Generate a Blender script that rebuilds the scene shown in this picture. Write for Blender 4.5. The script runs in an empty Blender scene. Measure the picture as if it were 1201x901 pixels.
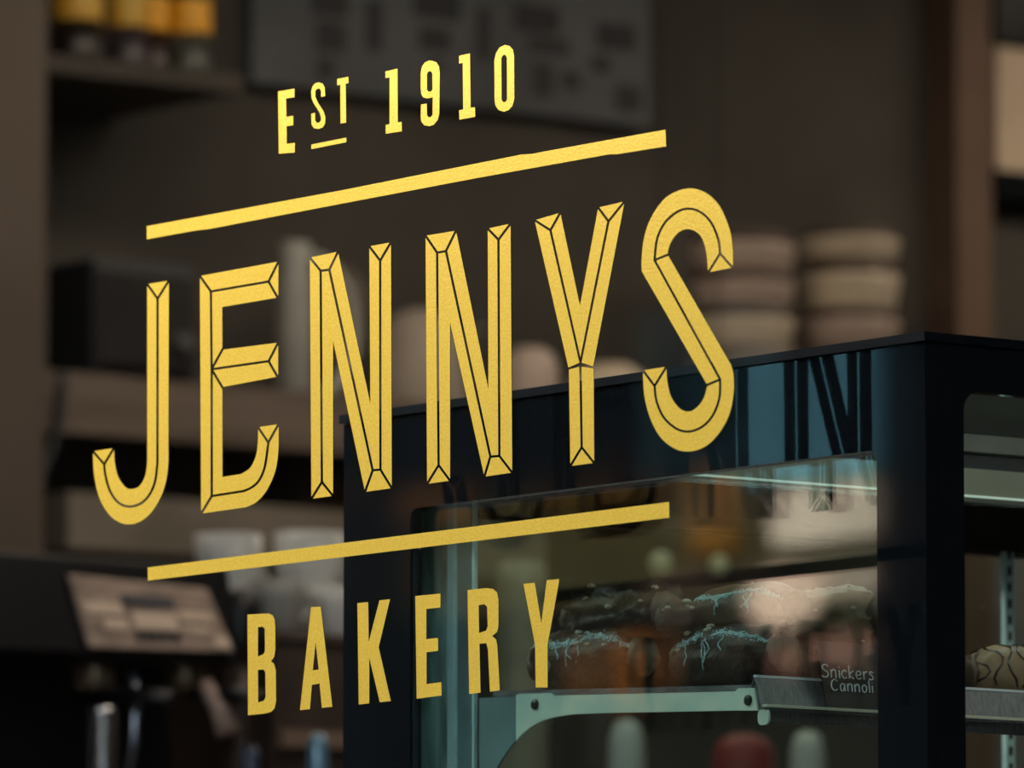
import bpy, math, random
from math import sin, cos, pi, radians
from mathutils import Vector, Matrix, noise
from mathutils.geometry import tessellate_polygon

random.seed(7)
sc = bpy.context.scene
col = sc.collection

# ------------------------------------------------------------------ camera
F = 9168.0
A_ = radians(37.55)
P_ = math.atan(1027.5 / F)
D0 = F / 1100.0
CAMZ = 0.35
fwd = Vector((-cos(A_) * cos(P_), sin(A_) * cos(P_), sin(P_)))
right = Vector((sin(A_), cos(A_), 0))
up = right.cross(fwd)
CAM = Vector((0, 0, CAMZ + D0 * sin(P_))) - D0 * fwd
cam_d = bpy.data.cameras.new('camera')
cam = bpy.data.objects.new('camera', cam_d)
col.objects.link(cam)
M = Matrix((right, up, -fwd)).transposed().to_4x4()
M.translation = CAM
cam.matrix_world = M
cam_d.sensor_fit = 'HORIZONTAL'
cam_d.sensor_width = 36
cam_d.lens = F * 36 / 1201
cam_d.clip_end = 200
cam_d.dof.use_dof = True
cam_d.dof.focus_distance = 8.42
cam_d.dof.aperture_fstop = cam_d.lens / 43.0
cam_d.dof.aperture_blades = 0
sc.camera = cam


def ray(px, py):
    return fwd * F + right * (px - 600.5) - up * (py - 450.5)


def on_y(px, py, y=0.0):
    d = ray(px, py)
    return CAM + d * ((y - CAM.y) / d.y)


def on_x(px, py, x):
    d = ray(px, py)
    return CAM + d * ((x - CAM.x) / d.x)


# --------------------------------------------------------------- materials
def mat(name, color, rough=0.5, metal=0.0, var=0.0, scale=8.0, bump=0.0, bscale=60.0,
        emit=None, estr=0.0, spec=None, coat=0.0, color2=None, stretch=None):
    m = bpy.data.materials.new(name)
    m.use_nodes = True
    nt = m.node_tree
    b = nt.nodes['Principled BSDF']
    b.inputs['Base Color'].default_value = (*color, 1)
    b.inputs['Roughness'].default_value = rough
    b.inputs['Metallic'].default_value = metal
    if spec is not None:
        b.inputs['Specular IOR Level'].default_value = spec
    if coat:
        b.inputs['Coat Weight'].default_value = coat
        b.inputs['Coat Roughness'].default_value = 0.01
    if emit:
        b.inputs['Emission Color'].default_value = (*emit, 1)
        b.inputs['Emission Strength'].default_value = estr
    tc = nt.nodes.new('ShaderNodeTexCoord')
    mp = nt.nodes.new('ShaderNodeMapping')
    nt.links.new(tc.outputs['Object'], mp.inputs['Vector'])
    if stretch:
        mp.inputs['Scale'].default_value = stretch
    if var or color2:
        n = nt.nodes.new('ShaderNodeTexNoise')
        n.inputs['Scale'].default_value = scale
        n.inputs['Detail'].default_value = 4
        nt.links.new(mp.outputs['Vector'], n.inputs['Vector'])
        r = nt.nodes.new('ShaderNodeValToRGB')
        c2 = color2 or tuple(c * (1 + var) for c in color)
        c1 = color if color2 else tuple(c * (1 - var) for c in color)
        r.color_ramp.elements[0].position = 0.35
        r.color_ramp.elements[1].position = 0.65
        r.color_ramp.elements[0].color = (*c1, 1)
        r.color_ramp.elements[1].color = (*c2, 1)
        nt.links.new(n.outputs['Fac'], r.inputs['Fac'])
        nt.links.new(r.outputs['Color'], b.inputs['Base Color'])
    if bump:
        n2 = nt.nodes.new('ShaderNodeTexNoise')
        n2.inputs['Scale'].default_value = bscale
        n2.inputs['Detail'].default_value = 3
        nt.links.new(mp.outputs['Vector'], n2.inputs['Vector'])
        bp = nt.nodes.new('ShaderNodeBump')
        bp.inputs['Strength'].default_value = bump
        bp.inputs['Distance'].default_value = 0.002
        nt.links.new(n2.outputs['Fac'], bp.inputs['Height'])
        nt.links.new(bp.outputs['Normal'], b.inputs['Normal'])
    return m


def glass(name, tint, ior, refl=(1, 1, 1)):
    m = bpy.data.materials.new(name)
    m.use_nodes = True
    nt = m.node_tree
    nt.nodes.remove(nt.nodes['Principled BSDF'])
    out = nt.nodes['Material Output']
    tr = nt.nodes.new('ShaderNodeBsdfTransparent')
    tr.inputs['Color'].default_value = (*tint, 1)
    gl = nt.nodes.new('ShaderNodeBsdfAnisotropic') if False else nt.nodes.new('ShaderNodeBsdfGlossy')
    gl.inputs['Roughness'].default_value = 0.0
    gl.inputs['Color'].default_value = (*refl, 1)
    fr = nt.nodes.new('ShaderNodeFresnel')
    # both faces of the pane reflect alike: fold the sign of the facing test away
    fr.inputs['IOR'].default_value = ior
    geo = nt.nodes.new('ShaderNodeNewGeometry')
    mi = nt.nodes.new('ShaderNodeMix')
    mi.data_type = 'FLOAT'
    mi.inputs[2].default_value = ior
    mi.inputs[3].default_value = 1.0 / ior
    nt.links.new(geo.outputs['Backfacing'], mi.inputs[0])
    nt.links.new(mi.outputs[0], fr.inputs['IOR'])
    ms = nt.nodes.new('ShaderNodeMixShader')
    nt.links.new(fr.outputs['Fac'], ms.inputs['Fac'])
    nt.links.new(tr.outputs[0], ms.inputs[1])
    nt.links.new(gl.outputs[0], ms.inputs[2])
    nt.links.new(ms.outputs[0], out.inputs['Surface'])
    return m


GOLD = bpy.data.materials.new('gold_leaf')
GOLD.use_nodes = True
nt = GOLD.node_tree
b = nt.nodes['Principled BSDF']
b.inputs['Metallic'].default_value = 0.45
b.inputs['Roughness'].default_value = 0.40
tc = nt.nodes.new('ShaderNodeTexCoord')
nz = nt.nodes.new('ShaderNodeTexNoise')
nz.inputs['Scale'].default_value = 420
nz.inputs['Detail'].default_value = 4
nt.links.new(tc.outputs['Object'], nz.inputs['Vector'])
rp = nt.nodes.new('ShaderNodeValToRGB')
rp.color_ramp.elements[0].position = 0.3
rp.color_ramp.elements[1].position = 0.7
rp.color_ramp.elements[0].color = (0.90, 0.52, 0.03, 1)
rp.color_ramp.elements[1].color = (1.0, 0.70, 0.08, 1)
nt.links.new(nz.outputs['Fac'], rp.inputs['Fac'])
nt.links.new(rp.outputs['Color'], b.inputs['Base Color'])
bp = nt.nodes.new('ShaderNodeBump')
bp.inputs['Strength'].default_value = 0.25
bp.inputs['Distance'].default_value = 0.001
nt.links.new(nz.outputs['Fac'], bp.inputs['Height'])
nt.links.new(bp.outputs['Normal'], b.inputs['Normal'])

LBACK = mat('letter_backing', (0.006, 0.006, 0.006), 0.7)
WGLASS = glass('shop_window_glass', (0.99, 0.99, 0.99), 1.07)
CGLASS = glass('case_glass', (0.93, 0.98, 0.97), 1.52)
CGLASS2 = glass('rear_door_glass', (0.85, 0.9, 0.88), 1.06)
BLACK = mat('gloss_black_enamel', (0.0035, 0.0055, 0.0075), 0.03, spec=0.5)
BLACKM = mat('satin_black_enamel', (0.004, 0.006, 0.008), 0.3, spec=.15)
ALU = mat('anodised_aluminium', (0.62, 0.80, 0.80), 0.38, 0.1, var=0.12, scale=30)
ZINC = mat('zinc_plated_steel', (0.88, 0.86, 0.68), 0.35, 0.0, color2=(.52, .70, .62), scale=16, bump=0.1)
STEEL = mat('brushed_steel', (0.33, 0.31, 0.30), 0.3, 0.85, var=0.2, scale=40, stretch=(1, 30, 1))
DSTEEL = mat('dark_brushed_steel', (0.16, 0.145, 0.15), 0.42, 0.3, var=0.3, scale=30, stretch=(1, 20, 4))
CHROME = mat('chrome', (0.75, 0.75, 0.76), 0.12, 1.0)
GREYP = mat('grey_lining', (0.19, 0.19, 0.17), 0.5, var=0.15, scale=20)
OLIVEP = mat('frosted_lamp_cover', (0.22, 0.22, 0.16), 0.45, var=0.12, scale=14, emit=(0.75, 0.85, 0.6), estr=0.03)
LED = mat('led_tube', (0.8, 0.85, 0.8), 0.4, emit=(0.8, 1.0, 0.85), estr=.36)
SCREW = mat('screw_steel', (0.03, 0.03, 0.03), 0.3, 0.8)
WALLB = mat('brown_plaster', (0.088, 0.070, 0.056), 0.9, var=0.08, scale=3, bump=0.1)
WALLD = mat('dark_brown_plaster', (0.066, 0.060, 0.050), 0.9, var=0.18, scale=2.5)
WOODF = mat('worn_pink_brown_wood', (0.135, 0.103, 0.083), 0.6, var=0.25, scale=5, stretch=(1, 0.4, 4))
FLOORM = mat('floor_boards', (0.10, 0.075, 0.05), 0.6, var=0.25, scale=6, stretch=(1, 8, 1))
CEILM = mat('ceiling_paint', (0.25, 0.24, 0.22), 0.9, var=0.05)
CREAM = mat('cream_glaze', (0.62, 0.53, 0.40), 0.35, var=0.06)
PINKC = mat('blush_glaze', (0.50, 0.40, 0.34), 0.4, var=0.06)
WHITEC = mat('white_porcelain', (0.66, 0.68, 0.66), 0.3, var=0.04)
PALE = mat('pale_grey_enamel', (0.36, 0.36, 0.33), 0.4, var=0.08)


# ------------------------------------------------------------ mesh helpers
class MB:
    def __init__(s):
        s.v, s.f, s.m = [], [], []

    def face(s, idx, mi=0):
        s.f.append(tuple(idx)); s.m.append(mi)

    def box(s, a, b, mi=0):
        x0, y0, z0 = (min(a[i], b[i]) for i in range(3))
        x1, y1, z1 = (max(a[i], b[i]) for i in range(3))
        n = len(s.v)
        s.v += [(x0, y0, z0), (x1, y0, z0), (x1, y1, z0), (x0, y1, z0), (x0, y0, z1), (x1, y0, z1), (x1, y1, z1), (x0, y1, z1)]
        for q in ((0, 3, 2, 1), (4, 5, 6, 7), (0, 1, 5, 4), (1, 2, 6, 5), (2, 3, 7, 6), (3, 0, 4, 7)):
            s.face([n + i for i in q], mi)
        return s

    def prism(s, pts, holes, to3, d0, d1, mi_front=0, mi_side=0, mi_back=None):
        """2D polygon (with holes) extruded from depth d0 (front) to d1; to3(u,v,d) -> xyz."""
        mi_back = mi_side if mi_back is None else mi_back
        loops = [list(pts)] + [list(h) for h in holes]
        tris = tessellate_polygon([[Vector((p[0], p[1], 0)) for p in l] for l in loops])
        flat = [p for l in loops for p in l]
        n = len(s.v)
        N = len(flat)
        s.v += [tuple(to3(p[0], p[1], d0)) for p in flat]
        s.v += [tuple(to3(p[0], p[1], d1)) for p in flat]
        for t in tris:
            s.face([n + i for i in t], mi_front)
            s.face([n + N + i for i in reversed(t)], mi_back)
        o = 0
        for l in loops:
            k = len(l)
            for i in range(k):
                j = (i + 1) % k
                s.face([n + o + i, n + o + j, n + N + o + j, n + N + o + i], mi_side)
            o += k
        return s

    def tube(s, path, r, n=8, mi=0, cap=True):
        rs = r if isinstance(r, (list, tuple)) else [r] * len(path)
        path = [Vector(p) for p in path]
        base = len(s.v)
        prev = None
        for i, p in enumerate(path):
            t = (path[min(i + 1, len(path) - 1)] - path[max(i - 1, 0)]).normalized()
            if prev is None:
                a = Vector((0, 0, 1)) if abs(t.z) < 0.9 else Vector((1, 0, 0))
                u = t.cross(a).normalized()
            else:
                u = (prev - t * prev.dot(t)).normalized()
            prev = u
            w = t.cross(u)
            for k in range(n):
                an = 2 * pi * k / n
                s.v.append(tuple(p + (u * cos(an) + w * sin(an)) * rs[i]))
        for i in range(len(path) - 1):
            for k in range(n):
                a0 = base + i * n + k; a1 = base + i * n + (k + 1) % n
                s.face([a0, a1, a1 + n, a0 + n], mi)
        if cap:
            s.face([base + k for k in reversed(range(n))], mi)
            s.face([base + (len(path) - 1) * n + k for k in range(n)], mi)
        return s

    def lathe(s, c, prof, n=28, mi=0):
        c = Vector(c); base = len(s.v)
        for r, z in prof:
            for k in range(n):
                an = 2 * pi * k / n
                s.v.append((c.x + r * cos(an), c.y + r * sin(an), c.z + z))
        for i in range(len(prof) - 1):
            for k in range(n):
                a0 = base + i * n + k; a1 = base + i * n + (k + 1) % n
                s.face([a0, a1, a1 + n, a0 + n], mi)
        s.face([base + k for k in reversed(range(n))], mi)
        s.face([base + (len(prof) - 1) * n + k for k in range(n)], mi)
        return s

    def blob(s, c, axes, rot=0.0, seed=0, amp=0.1, freq=2.0, nu=28, nv=18, power=1.0, mi=0, bend=0.0):
        """lumpy ellipsoid, long axis = local x, rotated by rot about z."""
        c = Vector(c); base = len(s.v)
        R = Matrix.Rotation(rot, 3, 'Z')
        for j in range(nv + 1):
            th = pi * j / nv
            for i in range(nu):
                ph = 2 * pi * i / nu
                d = Vector((cos(th), sin(th) * cos(ph), sin(th) * sin(ph)))
                d.x = math.copysign(abs(d.x) ** power, d.x)
                k = 1 + amp * noise.noise(d * freq + Vector((seed * 7.3, seed * 1.7, 0))) + amp * .5 * noise.noise(d * freq * 3 + Vector((seed, 0, 3)))
                q = Vector((d.x * axes[0] * (1 + .3 * (k - 1)), d.y * axes[1] * k, d.z * axes[2] * k))
                q.z += bend * (q.x / axes[0]) ** 2
                s.v.append(tuple(c + R @ q))
        for j in range(nv):
            for i in range(nu):
                a0 = base + j * nu + i; a1 = base + j * nu + (i + 1) % nu
                s.face([a0, a1, a1 + nu, a0 + nu], mi)
        return s

    def build(s, name, mats, parent=None, smooth=False, bevel=0.0, origin=None):
        mats = mats if isinstance(mats, (list, tuple)) else [mats]
        o3 = Vector(origin) if origin is not None else Vector((0, 0, 0))
        me = bpy.data.meshes.new(name)
        me.from_pydata([tuple(Vector(v) - o3) for v in s.v], [], s.f)
        me.update()
        for m in mats:
            me.materials.append(m)
        for p, mi in zip(me.polygons, s.m):
            p.material_index = mi
            p.use_smooth = smooth
        import bmesh
        bm = bmesh.new(); bm.from_mesh(me)
        bmesh.ops.remove_doubles(bm, verts=bm.verts, dist=1e-7)
        bmesh.ops.recalc_face_normals(bm, faces=bm.faces)
        bm.to_mesh(me); bm.free()
        ob = bpy.data.objects.new(name, me)
        ob.location = o3
        col.objects.link(ob)
        if bevel:
            bv = ob.modifiers.new('bevel', 'BEVEL')
            bv.width = bevel; bv.segments = 2; bv.limit_method = 'ANGLE'
        if parent is not None:
            ob.parent = parent
            ob.location = o3 - parent.location
        return ob


def tag(o, label, cat, group=None, kind=None):
    o['label'] = label
    o['category'] = cat
    if group: o['group'] = group
    if kind: o['kind'] = kind
    return o


def thing(name, loc, label, cat, group=None):
    o = bpy.data.objects.new(name, None)
    o.empty_display_size = 0.05
    o.location = loc
    col.objects.link(o)
    return tag(o, label, cat, group)


def struct(mb, name, m, **k):
    o = mb.build(name, m, **k)
    o['kind'] = 'structure'
    return o


def cr(pts, n=5):
    """Catmull-Rom through the points"""
    out = []
    P = [pts[0]] + list(pts) + [pts[-1]]
    for i in range(1, len(P) - 2):
        p0, p1, p2, p3 = P[i - 1], P[i], P[i + 1], P[i + 2]
        for k in range(n):
            t = k / n
            out.append(tuple(0.5 * (2 * p1[a] + (p2[a] - p0[a]) * t + (2 * p0[a] - 5 * p1[a] + 4 * p2[a] - p3[a]) * t * t
                                    + (3 * p1[a] - p0[a] - 3 * p2[a] + p3[a]) * t ** 3) for a in (0, 1)))
    out.append(tuple(pts[-1]))
    return out


# --------------------------------------------------------- shop shell
XW = -6.0
b = MB().box((-6.2, -0.2, -0.1), (3.2, 8.2, 0.0)); struct(b, 'floor', FLOORM)
b = MB().box((-6.2, -0.2, 3.4), (3.2, 8.2, 3.5)); struct(b, 'ceiling', CEILM)
b = MB().box((XW - 0.15, 0.0, 0), (XW, 8.0, 3.4)); struct(b, 'wall_left', WALLD)
b = MB().box((3.0, 0.0, 0), (3.15, 8.0, 3.4)); struct(b, 'wall_right', WALLD)
b = MB().box((-6.15, 8.0, 0), (3.15, 8.15, 3.4)); struct(b, 'wall_back', WALLD)
WX0, WX1, WZ0, WZ1 = -2.6, 2.0, 0.45, 3.0
b = MB()
b.box((-6.15, -0.12, -0.3), (WX0, 0.12, 3.5)); b.box((WX1, -0.12, -0.3), (3.15, 0.12, 3.5))
b.box((WX0, -0.12, -0.3), (WX1, 0.12, WZ0)); b.box((WX0, -0.12, WZ1), (WX1, 0.12, 3.5))
struct(b, 'wall_front', BLACKM)
w1 = MB().box((WX0, 0.0, WZ0), (WX1, 0.008, WZ1)).build('window_1', WGLASS)
w1['kind'] = 'structure'
b = MB()
b.box((WX0, -0.03, WZ0), (WX0 + .05, 0.05, WZ1)); b.box((WX1 - .05, -0.03, WZ0), (WX1, 0.05, WZ1))
b.box((WX0 + .05, -0.03, WZ0), (WX1 - .05, 0.05, WZ0 + .05)); b.box((WX0 + .05, -0.03, WZ1 - .05), (WX1 - .05, 0.05, WZ1))
struct(b, 'trim_1', BLACKM)

# --------------------------------------------------------- gold lettering
def W3(u, v, d):
    p = on_y(u, v, 0.0)
    return Vector((p.x, -d, p.z))


def inset(pts, flags, w):
    """move each flagged edge (i -> i+1) inward by w"""
    n = len(pts)
    area = sum(pts[i][0] * pts[(i + 1) % n][1] - pts[(i + 1) % n][0] * pts[i][1] for i in range(n))
    sg = 1 if area > 0 else -1
    out = []
    def line(i):
        a, c = pts[i % n], pts[(i + 1) % n]
        dx, dy = c[0] - a[0], c[1] - a[1]
        L = math.hypot(dx, dy) or 1e-9
        nx, ny = -dy / L * sg, dx / L * sg
        o = w if flags[i % n] else 0.0
        return (a[0] + nx * o, a[1] + ny * o, dx / L, dy / L, nx, ny, o)
    for i in range(n):
        l0, l1 = line(i - 1), line(i)
        cr_ = l0[2] * l1[3] - l0[3] * l1[2]
        if abs(cr_) < 0.12:
            o = max(l0[6], l1[6])
            out.append((pts[i][0] + l1[4] * o, pts[i][1] + l1[5] * o))
        else:
            t = ((l1[0] - l0[0]) * l1[3] - (l1[1] - l0[1]) * l1[2]) / cr_
            x, y = l0[0] + l0[2] * t, l0[1] + l0[3] * t
            dd = math.hypot(x - pts[i][0], y - pts[i][1])
            if dd > 6:
                x = pts[i][0] + (x - pts[i][0]) * 6 / dd; y = pts[i][1] + (y - pts[i][1]) * 6 / dd
            out.append((x, y))
    return out


GAPW = 1.4
def facets(polys):
    """polys: list of chains; a chain is a list of (points, cut?) runs"""
    res = []
    for runs in polys:
        pts, fl = [], []
        for run, cut in runs:
            if pts and math.dist(pts[-1], run[0]) < 0.01:
                run = run[1:]
            if pts:
                fl[-1] = cut if len(run) else fl[-1]
            for p in run:
                pts.append(p); fl.append(cut)
        if math.dist(pts[-1], pts[0]) < 0.01:
            pts.pop(); fl.pop()
        res.append(inset(pts, fl, GAPW))
    return res


def letter(name, polys, label, group, holes=()):
    mb = MB()
    allp = [p for q in polys for p in q]
    cx = sum(p[0] for p in allp) / len(allp); by = max(p[1] for p in allp)
    for i, q in enumerate(polys):
        mb.prism(q, holes if i == 0 else (), W3, 0.0009, 0.0002, 0, 1)
    o = mb.build(name, [GOLD, LBACK], origin=W3(cx, by, 0.0005))
    # front faces (facing -y) gold, all else backing
    for p in o.data.polygons:
        p.material_index = 0 if p.normal.y < -0.5 else 1
    return tag(o, label, 'letter' if 'bar' not in name and 'underline' not in name else 'line', group)


C, O = True, False
BIG = 'large gold letters with cut centre lines'
# J
stemL, stemR = [(173.3, 541.8), (173.3, 333.5)], None
J_out = cr([(109.9, 534.5), (111, 556.5), (116.5, 582), (127.5, 602.3), (140.3, 612.6), (153, 615.2), (166, 611.5), (178.8, 600.5), (189.8, 582), (196, 562), (198.2, 541.8)])
J_mid = cr([(123, 544.8), (124.2, 556.5), (129.3, 574.8), (138.5, 588.7), (150.6, 594.2), (164, 591.7), (175, 582), (182.4, 565.7), (185.4, 543.7)])
J_in = cr([(134.6, 531), (135.5, 543.7), (139.6, 560), (148, 571.5), (155, 573.7), (164, 570.4), (171, 558.3), (173.4, 541.8)])
TL, TR, AP = (173.4, 333.3), (198.8, 329.3), (185.6, 350.5)
HL, HR, HA = (109.8, 529.5), (134.4, 525.7), (123, 544.8)
polys = facets([
    [([TL, TR], O), ([TR, AP, TL], C)],
    [([HL, HR], O), ([HR, HA, HL], C)],
    [([TL, J_in[-1]], O), (list(reversed(J_in)), O), ([J_in[0], HR], O), ([HR, HA], C), (J_mid, C), ([J_mid[-1], AP], C), ([AP, TL], C)],
    [([TR, J_out[-1]], O), (list(reversed(J_out)), O), ([J_out[0], HL], O), ([HL, HA], C), (J_mid, C), ([J_mid[-1], AP], C), ([AP, TR], C)],
])
letter('sign_letter', polys, 'large gold letter J with hooked foot, leftmost of the large letters', BIG)
# E
Z = lambda X, Y: (X / 3.0025, 300 + Y / 3.0025)
ETL, ETR, EJ, EA = (235.2, 323.8), (327.3, 307), (248.1, 342), (315.8, 330.4)
EAB = (326.4, 349.2)
EI = (261.4, 360.2)
ERt = (327.4, 307.2)
M_TL, M_TR, M_A, M_L, M_BR, M_BL = (261.5, 410.4), (327, 402), (315.9, 423.8), (249, 433.3), (326.2, 442), (261.5, 454.2)
E_BL, E_BJ = (236.7, 602.6), (249.1, 582)
E_out = cr([(289.8, 595.0), (301.4, 589.1), (313, 576.4), (322.4, 556.5), (326.4, 538.1), (327.6, 520)])
E_mid = cr([(286.4, 576.2), (296.5, 571.5), (305, 563.1), (311.5, 547), (315.5, 519.3)])
E_in = cr([(283.1, 556.2), (294.0, 549), (300.8, 535.1), (303.2, 518.5), (303.5, 508)])
ETTL, ETTR = (303.5, 501.2), (327.5, 497.6)
polys = facets([
    [([ETL, ETR], O), ([ETR, EA, EJ, ETL], C)],
    [([ETR, (327.2, 346)], O), ([(327.2, 346), EAB], O), ([EAB, EA, ETR], C)],
    [([ETL, EJ, M_L, E_BJ, E_BL], C), ([E_BL, ETL], O)],
    [([EJ, EA, EAB], C), ([EAB, EI, M_TL], O), ([M_TL, M_L, EJ], C)],
    [([M_TL, M_TR], O), ([M_TR, M_A, M_L, M_TL], C)],
    [([M_L, M_A, M_BR], C), ([M_BR, M_BL], O), ([M_BL, M_L], C)],
    [([M_TR, (327, 440), M_BR], O), ([M_BR, M_A, M_TR], C)],
    [([M_L, M_BL], C), ([M_BL, (261.6, 559.6), E_in[0]], O), (E_in, O), ([E_in[-1], ETTL], O), ([ETTL, E_mid[-1]], C), (list(reversed(E_mid)), C), ([E_mid[0], E_BJ, M_L], C)],
    [([E_BL, E_BJ, E_mid[0]], C), (E_mid, C), ([E_mid[-1], ETTR], C), ([ETTR, E_out[-1]], O), (list(reversed(E_out)), O), ([E_out[0], E_BL], O)],
    [([ETTL, ETTR], O), ([ETTR, E_mid[-1], ETTL], C)],
])
letter('sign_letter', polys, 'large gold letter E with curled lower arm, second of the large letters', BIG)


def makeN(TL, TR, C0, D0_, C1, BL1, BR1, Nl, D1, BLd, Nr, TL2, TR2, A2, B2, BR2):
    return facets([
        [([TL, TR], O), ([TR, D0_, C0, TL], C)],
        [([TL, C0, C1, BL1], C), ([BL1, TL], O)],
        [([BL1, C1, BR1], C), ([BR1, BL1], O)],
        [([C0, D0_, D1, BLd], C), ([BLd, Nl, BR1], O), ([BR1, C1, C0], C)],
        [([D0_, TR], C), ([TR, Nr, TL2], O), ([TL2, A2, B2, D1, D0_], C)],
        [([TL2, TR2], O), ([TR2, A2, TL2], C)],
        [([TR2, BR2], O), ([BR2, B2, A2, TR2], C)],
        [([D1, B2, BR2], C), ([BR2, BLd], O), ([BLd, D1], C)],
    ])


letter('sign_letter', makeN((364.2, 302.2), (397.2, 295.2), (376.9, 317.8), (387.1, 316.5), (378.3, 565.5), (366, 585.4), (391.3, 581.8), (391.4, 399.8),
                            (437.9, 551.8), (428.9, 577.2), (435.1, 473.7), (433.9, 289), (459.3, 284.3), (446.7, 305.9), (447, 551), (460.3, 572.8)),
       'large gold letter N beside the E, first of the two Ns', BIG)
letter('sign_letter', makeN((499.9, 276.6), (535.6, 270.6), (513.5, 296.5), (523.9, 294.6), (515.2, 545.8), (501.7, 567.8), (528.6, 564), (528.6, 378.3),
                            (575.9, 535.8), (568.9, 559.3), (573.6, 456.5), (572.8, 268.2), (599.6, 262.3), (585.4, 281.3), (586.5, 535), (601.5, 554.5)),
       'large gold letter N beside the Y, second of the two Ns', BIG)
# Y
yTL, yTR, yA = (627.8, 258.4), (657.9, 249.6), (646.4, 270.2)
zTL, zTR, zA = (702.4, 243.6), (733.3, 236.4), (714.4, 259.7)
Jy, Lo, Ro, No = (681.6, 425), (667.4, 431.3), (696.4, 429.9), (681, 358.9)
J2, L2, R2 = (681.6, 430.0), (668.0, 433.5), (697.0, 432.6)
yB, yBL, yBR = (683, 524.8), (669.7, 546.8), (697.6, 543.2)
polys = facets([
    [([yTL, yTR], O), ([yTR, yA, yTL], C)],
    [([zTL, zTR], O), ([zTR, zA, zTL], C)],
    [([yTL, yA, Jy], C), ([Jy, Lo, yTL], O)],
    [([yA, yTR], C), ([yTR, No, zTL], O), ([zTL, zA, Jy, yA], C)],
    [([zA, zTR], C), ([zTR, Ro, Jy], O), ([Jy, zA], C)],
    [([L2, J2], O), ([J2, yB, yBL], C), ([yBL, L2], O)],
    [([J2, R2, yBR], O), ([yBR, yB, J2], C)],
    [([yBL, yB, yBR], C), ([yBR, yBL], O)],
])
letter('sign_letter', polys, 'large gold letter Y with forked arms and cut joint', BIG)
# S
s_out = cr([(860.6, 309.1), (859.8, 287.7), (856.3, 268.3), (845.8, 243.5), (831.8, 228.3), (814.3, 221.3), (796.8, 223.6), (779.3, 234.1), (763.8, 256.6), (756, 280), (753.3, 303.3), (753.3, 318)])
s_in = cr([(831, 316.9), (828.7, 293.6), (822.1, 276.3), (810.4, 269.1), (798.8, 271.4), (789, 281.9), (784.8, 292.6), (784, 299)])
s_mid = cr([(845.4, 297.4), (843.5, 281.9), (835.7, 262.5), (824, 250), (810.4, 245), (796.8, 247.7), (781.3, 260.5), (771.6, 280), (768.5, 305.2)])
l_mid = cr([(845.4, 445.1), (844.6, 466.5), (837.6, 485.9), (826, 499.5), (810.4, 506.2), (794.9, 503.4), (779.3, 489.8), (770.8, 470.4), (768.5, 452.9)])
l_in = cr([(830.3, 451.7), (826, 467.5), (816.3, 479.6), (806.6, 482.8), (796.8, 478.2), (787.6, 464.6), (783.4, 447.1), (782.5, 434)])
l_out = cr([(861, 437.4), (861.4, 458.7), (856.3, 485.9), (843.5, 509.3), (827.9, 524), (810.4, 529.6), (793, 526.8), (775.5, 513.1), (763.8, 491.8), (756.8, 466.5), (754.9, 443.2)])
eBL, eBR = (831.6, 319.6), (860, 314)
tTL, tTR = (754.9, 434.6), (782.5, 430.2)
polys = facets([
    [([eBL, eBR], O), ([eBR, s_mid[0], eBL], C)],
    [([eBR, s_out[0]], O), (s_out, O), ([s_out[-1], l_in[0]], O), ([l_in[0], l_mid[0], s_mid[-1]], C), (list(reversed(s_mid)), C), ([s_mid[0], eBR], C)],
    [([eBL, s_in[0]], O), (s_in, O), ([s_in[-1], s_mid[-1]], C), (list(reversed(s_mid)), C), ([s_mid[0], eBL], C)],
    [([s_in[-1], (857.9, 427.6), l_out[0]], O), (l_out, O), ([l_out[-1], tTL], O), ([tTL, l_mid[-1]], C), (list(reversed(l_mid)), C), ([l_mid[0], s_mid[-1], s_in[-1]], C)],
    [([l_in[0], l_in[1]], O), (l_in[1:], O), ([l_in[-1], tTR], O), ([tTR, l_mid[-1]], C), (list(reversed(l_mid)), C), ([l_mid[0], l_in[0]], C)],
    [([tTL, tTR], O), ([tTR, l_mid[-1], tTL], C)],
])
letter('sign_letter', polys, 'large gold letter S, rightmost of the large letters', BIG)


def plain(raw, sx, ox, oy, label, group, holes=(), name='sign_letter'):
    T = lambda q: [(ox + x / sx, oy + y / sx) for x, y in q]
    return letter(name, [T(raw)], label, group, [T(h) for h in holes])


LOW = 'plain gold letters of the lower word'
K3 = (3.0025, 270, 660)
plain([(63, 183), (138, 179), (152, 186), (159, 202), (161, 225), (161, 308), (157, 333), (146, 348), (157, 357), (163, 380), (164, 488), (159, 512), (147, 526), (125, 532), (65, 538)], *K3,
      'gold letter B, first of the lower word', LOW,
      [[(100, 228), (117, 226), (124, 233), (125, 310), (119, 323), (100, 331)], [(100, 378), (119, 377), (126, 386), (127, 474), (121, 486), (101, 493)]])
plain([(287, 157), (321, 155), (362, 508), (325, 512), (317, 426), (290, 431), (283, 516), (248, 520)], *K3, 'gold letter A between the B and the K of the lower word', LOW,
      [[(303, 280), (314, 377), (293, 380)]])
plain([(450, 143), (488, 139), (490, 280), (528, 133), (565, 129), (525, 298), (568, 488), (529, 492), (492, 335), (492, 496), (455, 500)], *K3, 'gold letter K in front of the black case post', LOW)
plain([(654, 118), (743, 109), (743, 158), (693, 164), (693, 270), (734, 265), (735, 311), (694, 316), (694, 428), (746, 421), (747, 468), (659, 480)], *K3, 'gold letter E of the lower word in front of the case glass', LOW)
plain([(838, 97), (903, 90), (928, 93), (942, 105), (947, 130), (947, 225), (942, 245), (925, 259), (938, 270), (943, 292), (952, 450), (917, 455), (910, 308), (904, 284), (880, 286), (884, 458), (844, 463)], *K3,
      'gold letter R between the E and the Y of the lower word', LOW, [[(877, 150), (897, 147), (907, 156), (909, 225), (903, 240), (879, 248)]])
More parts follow.
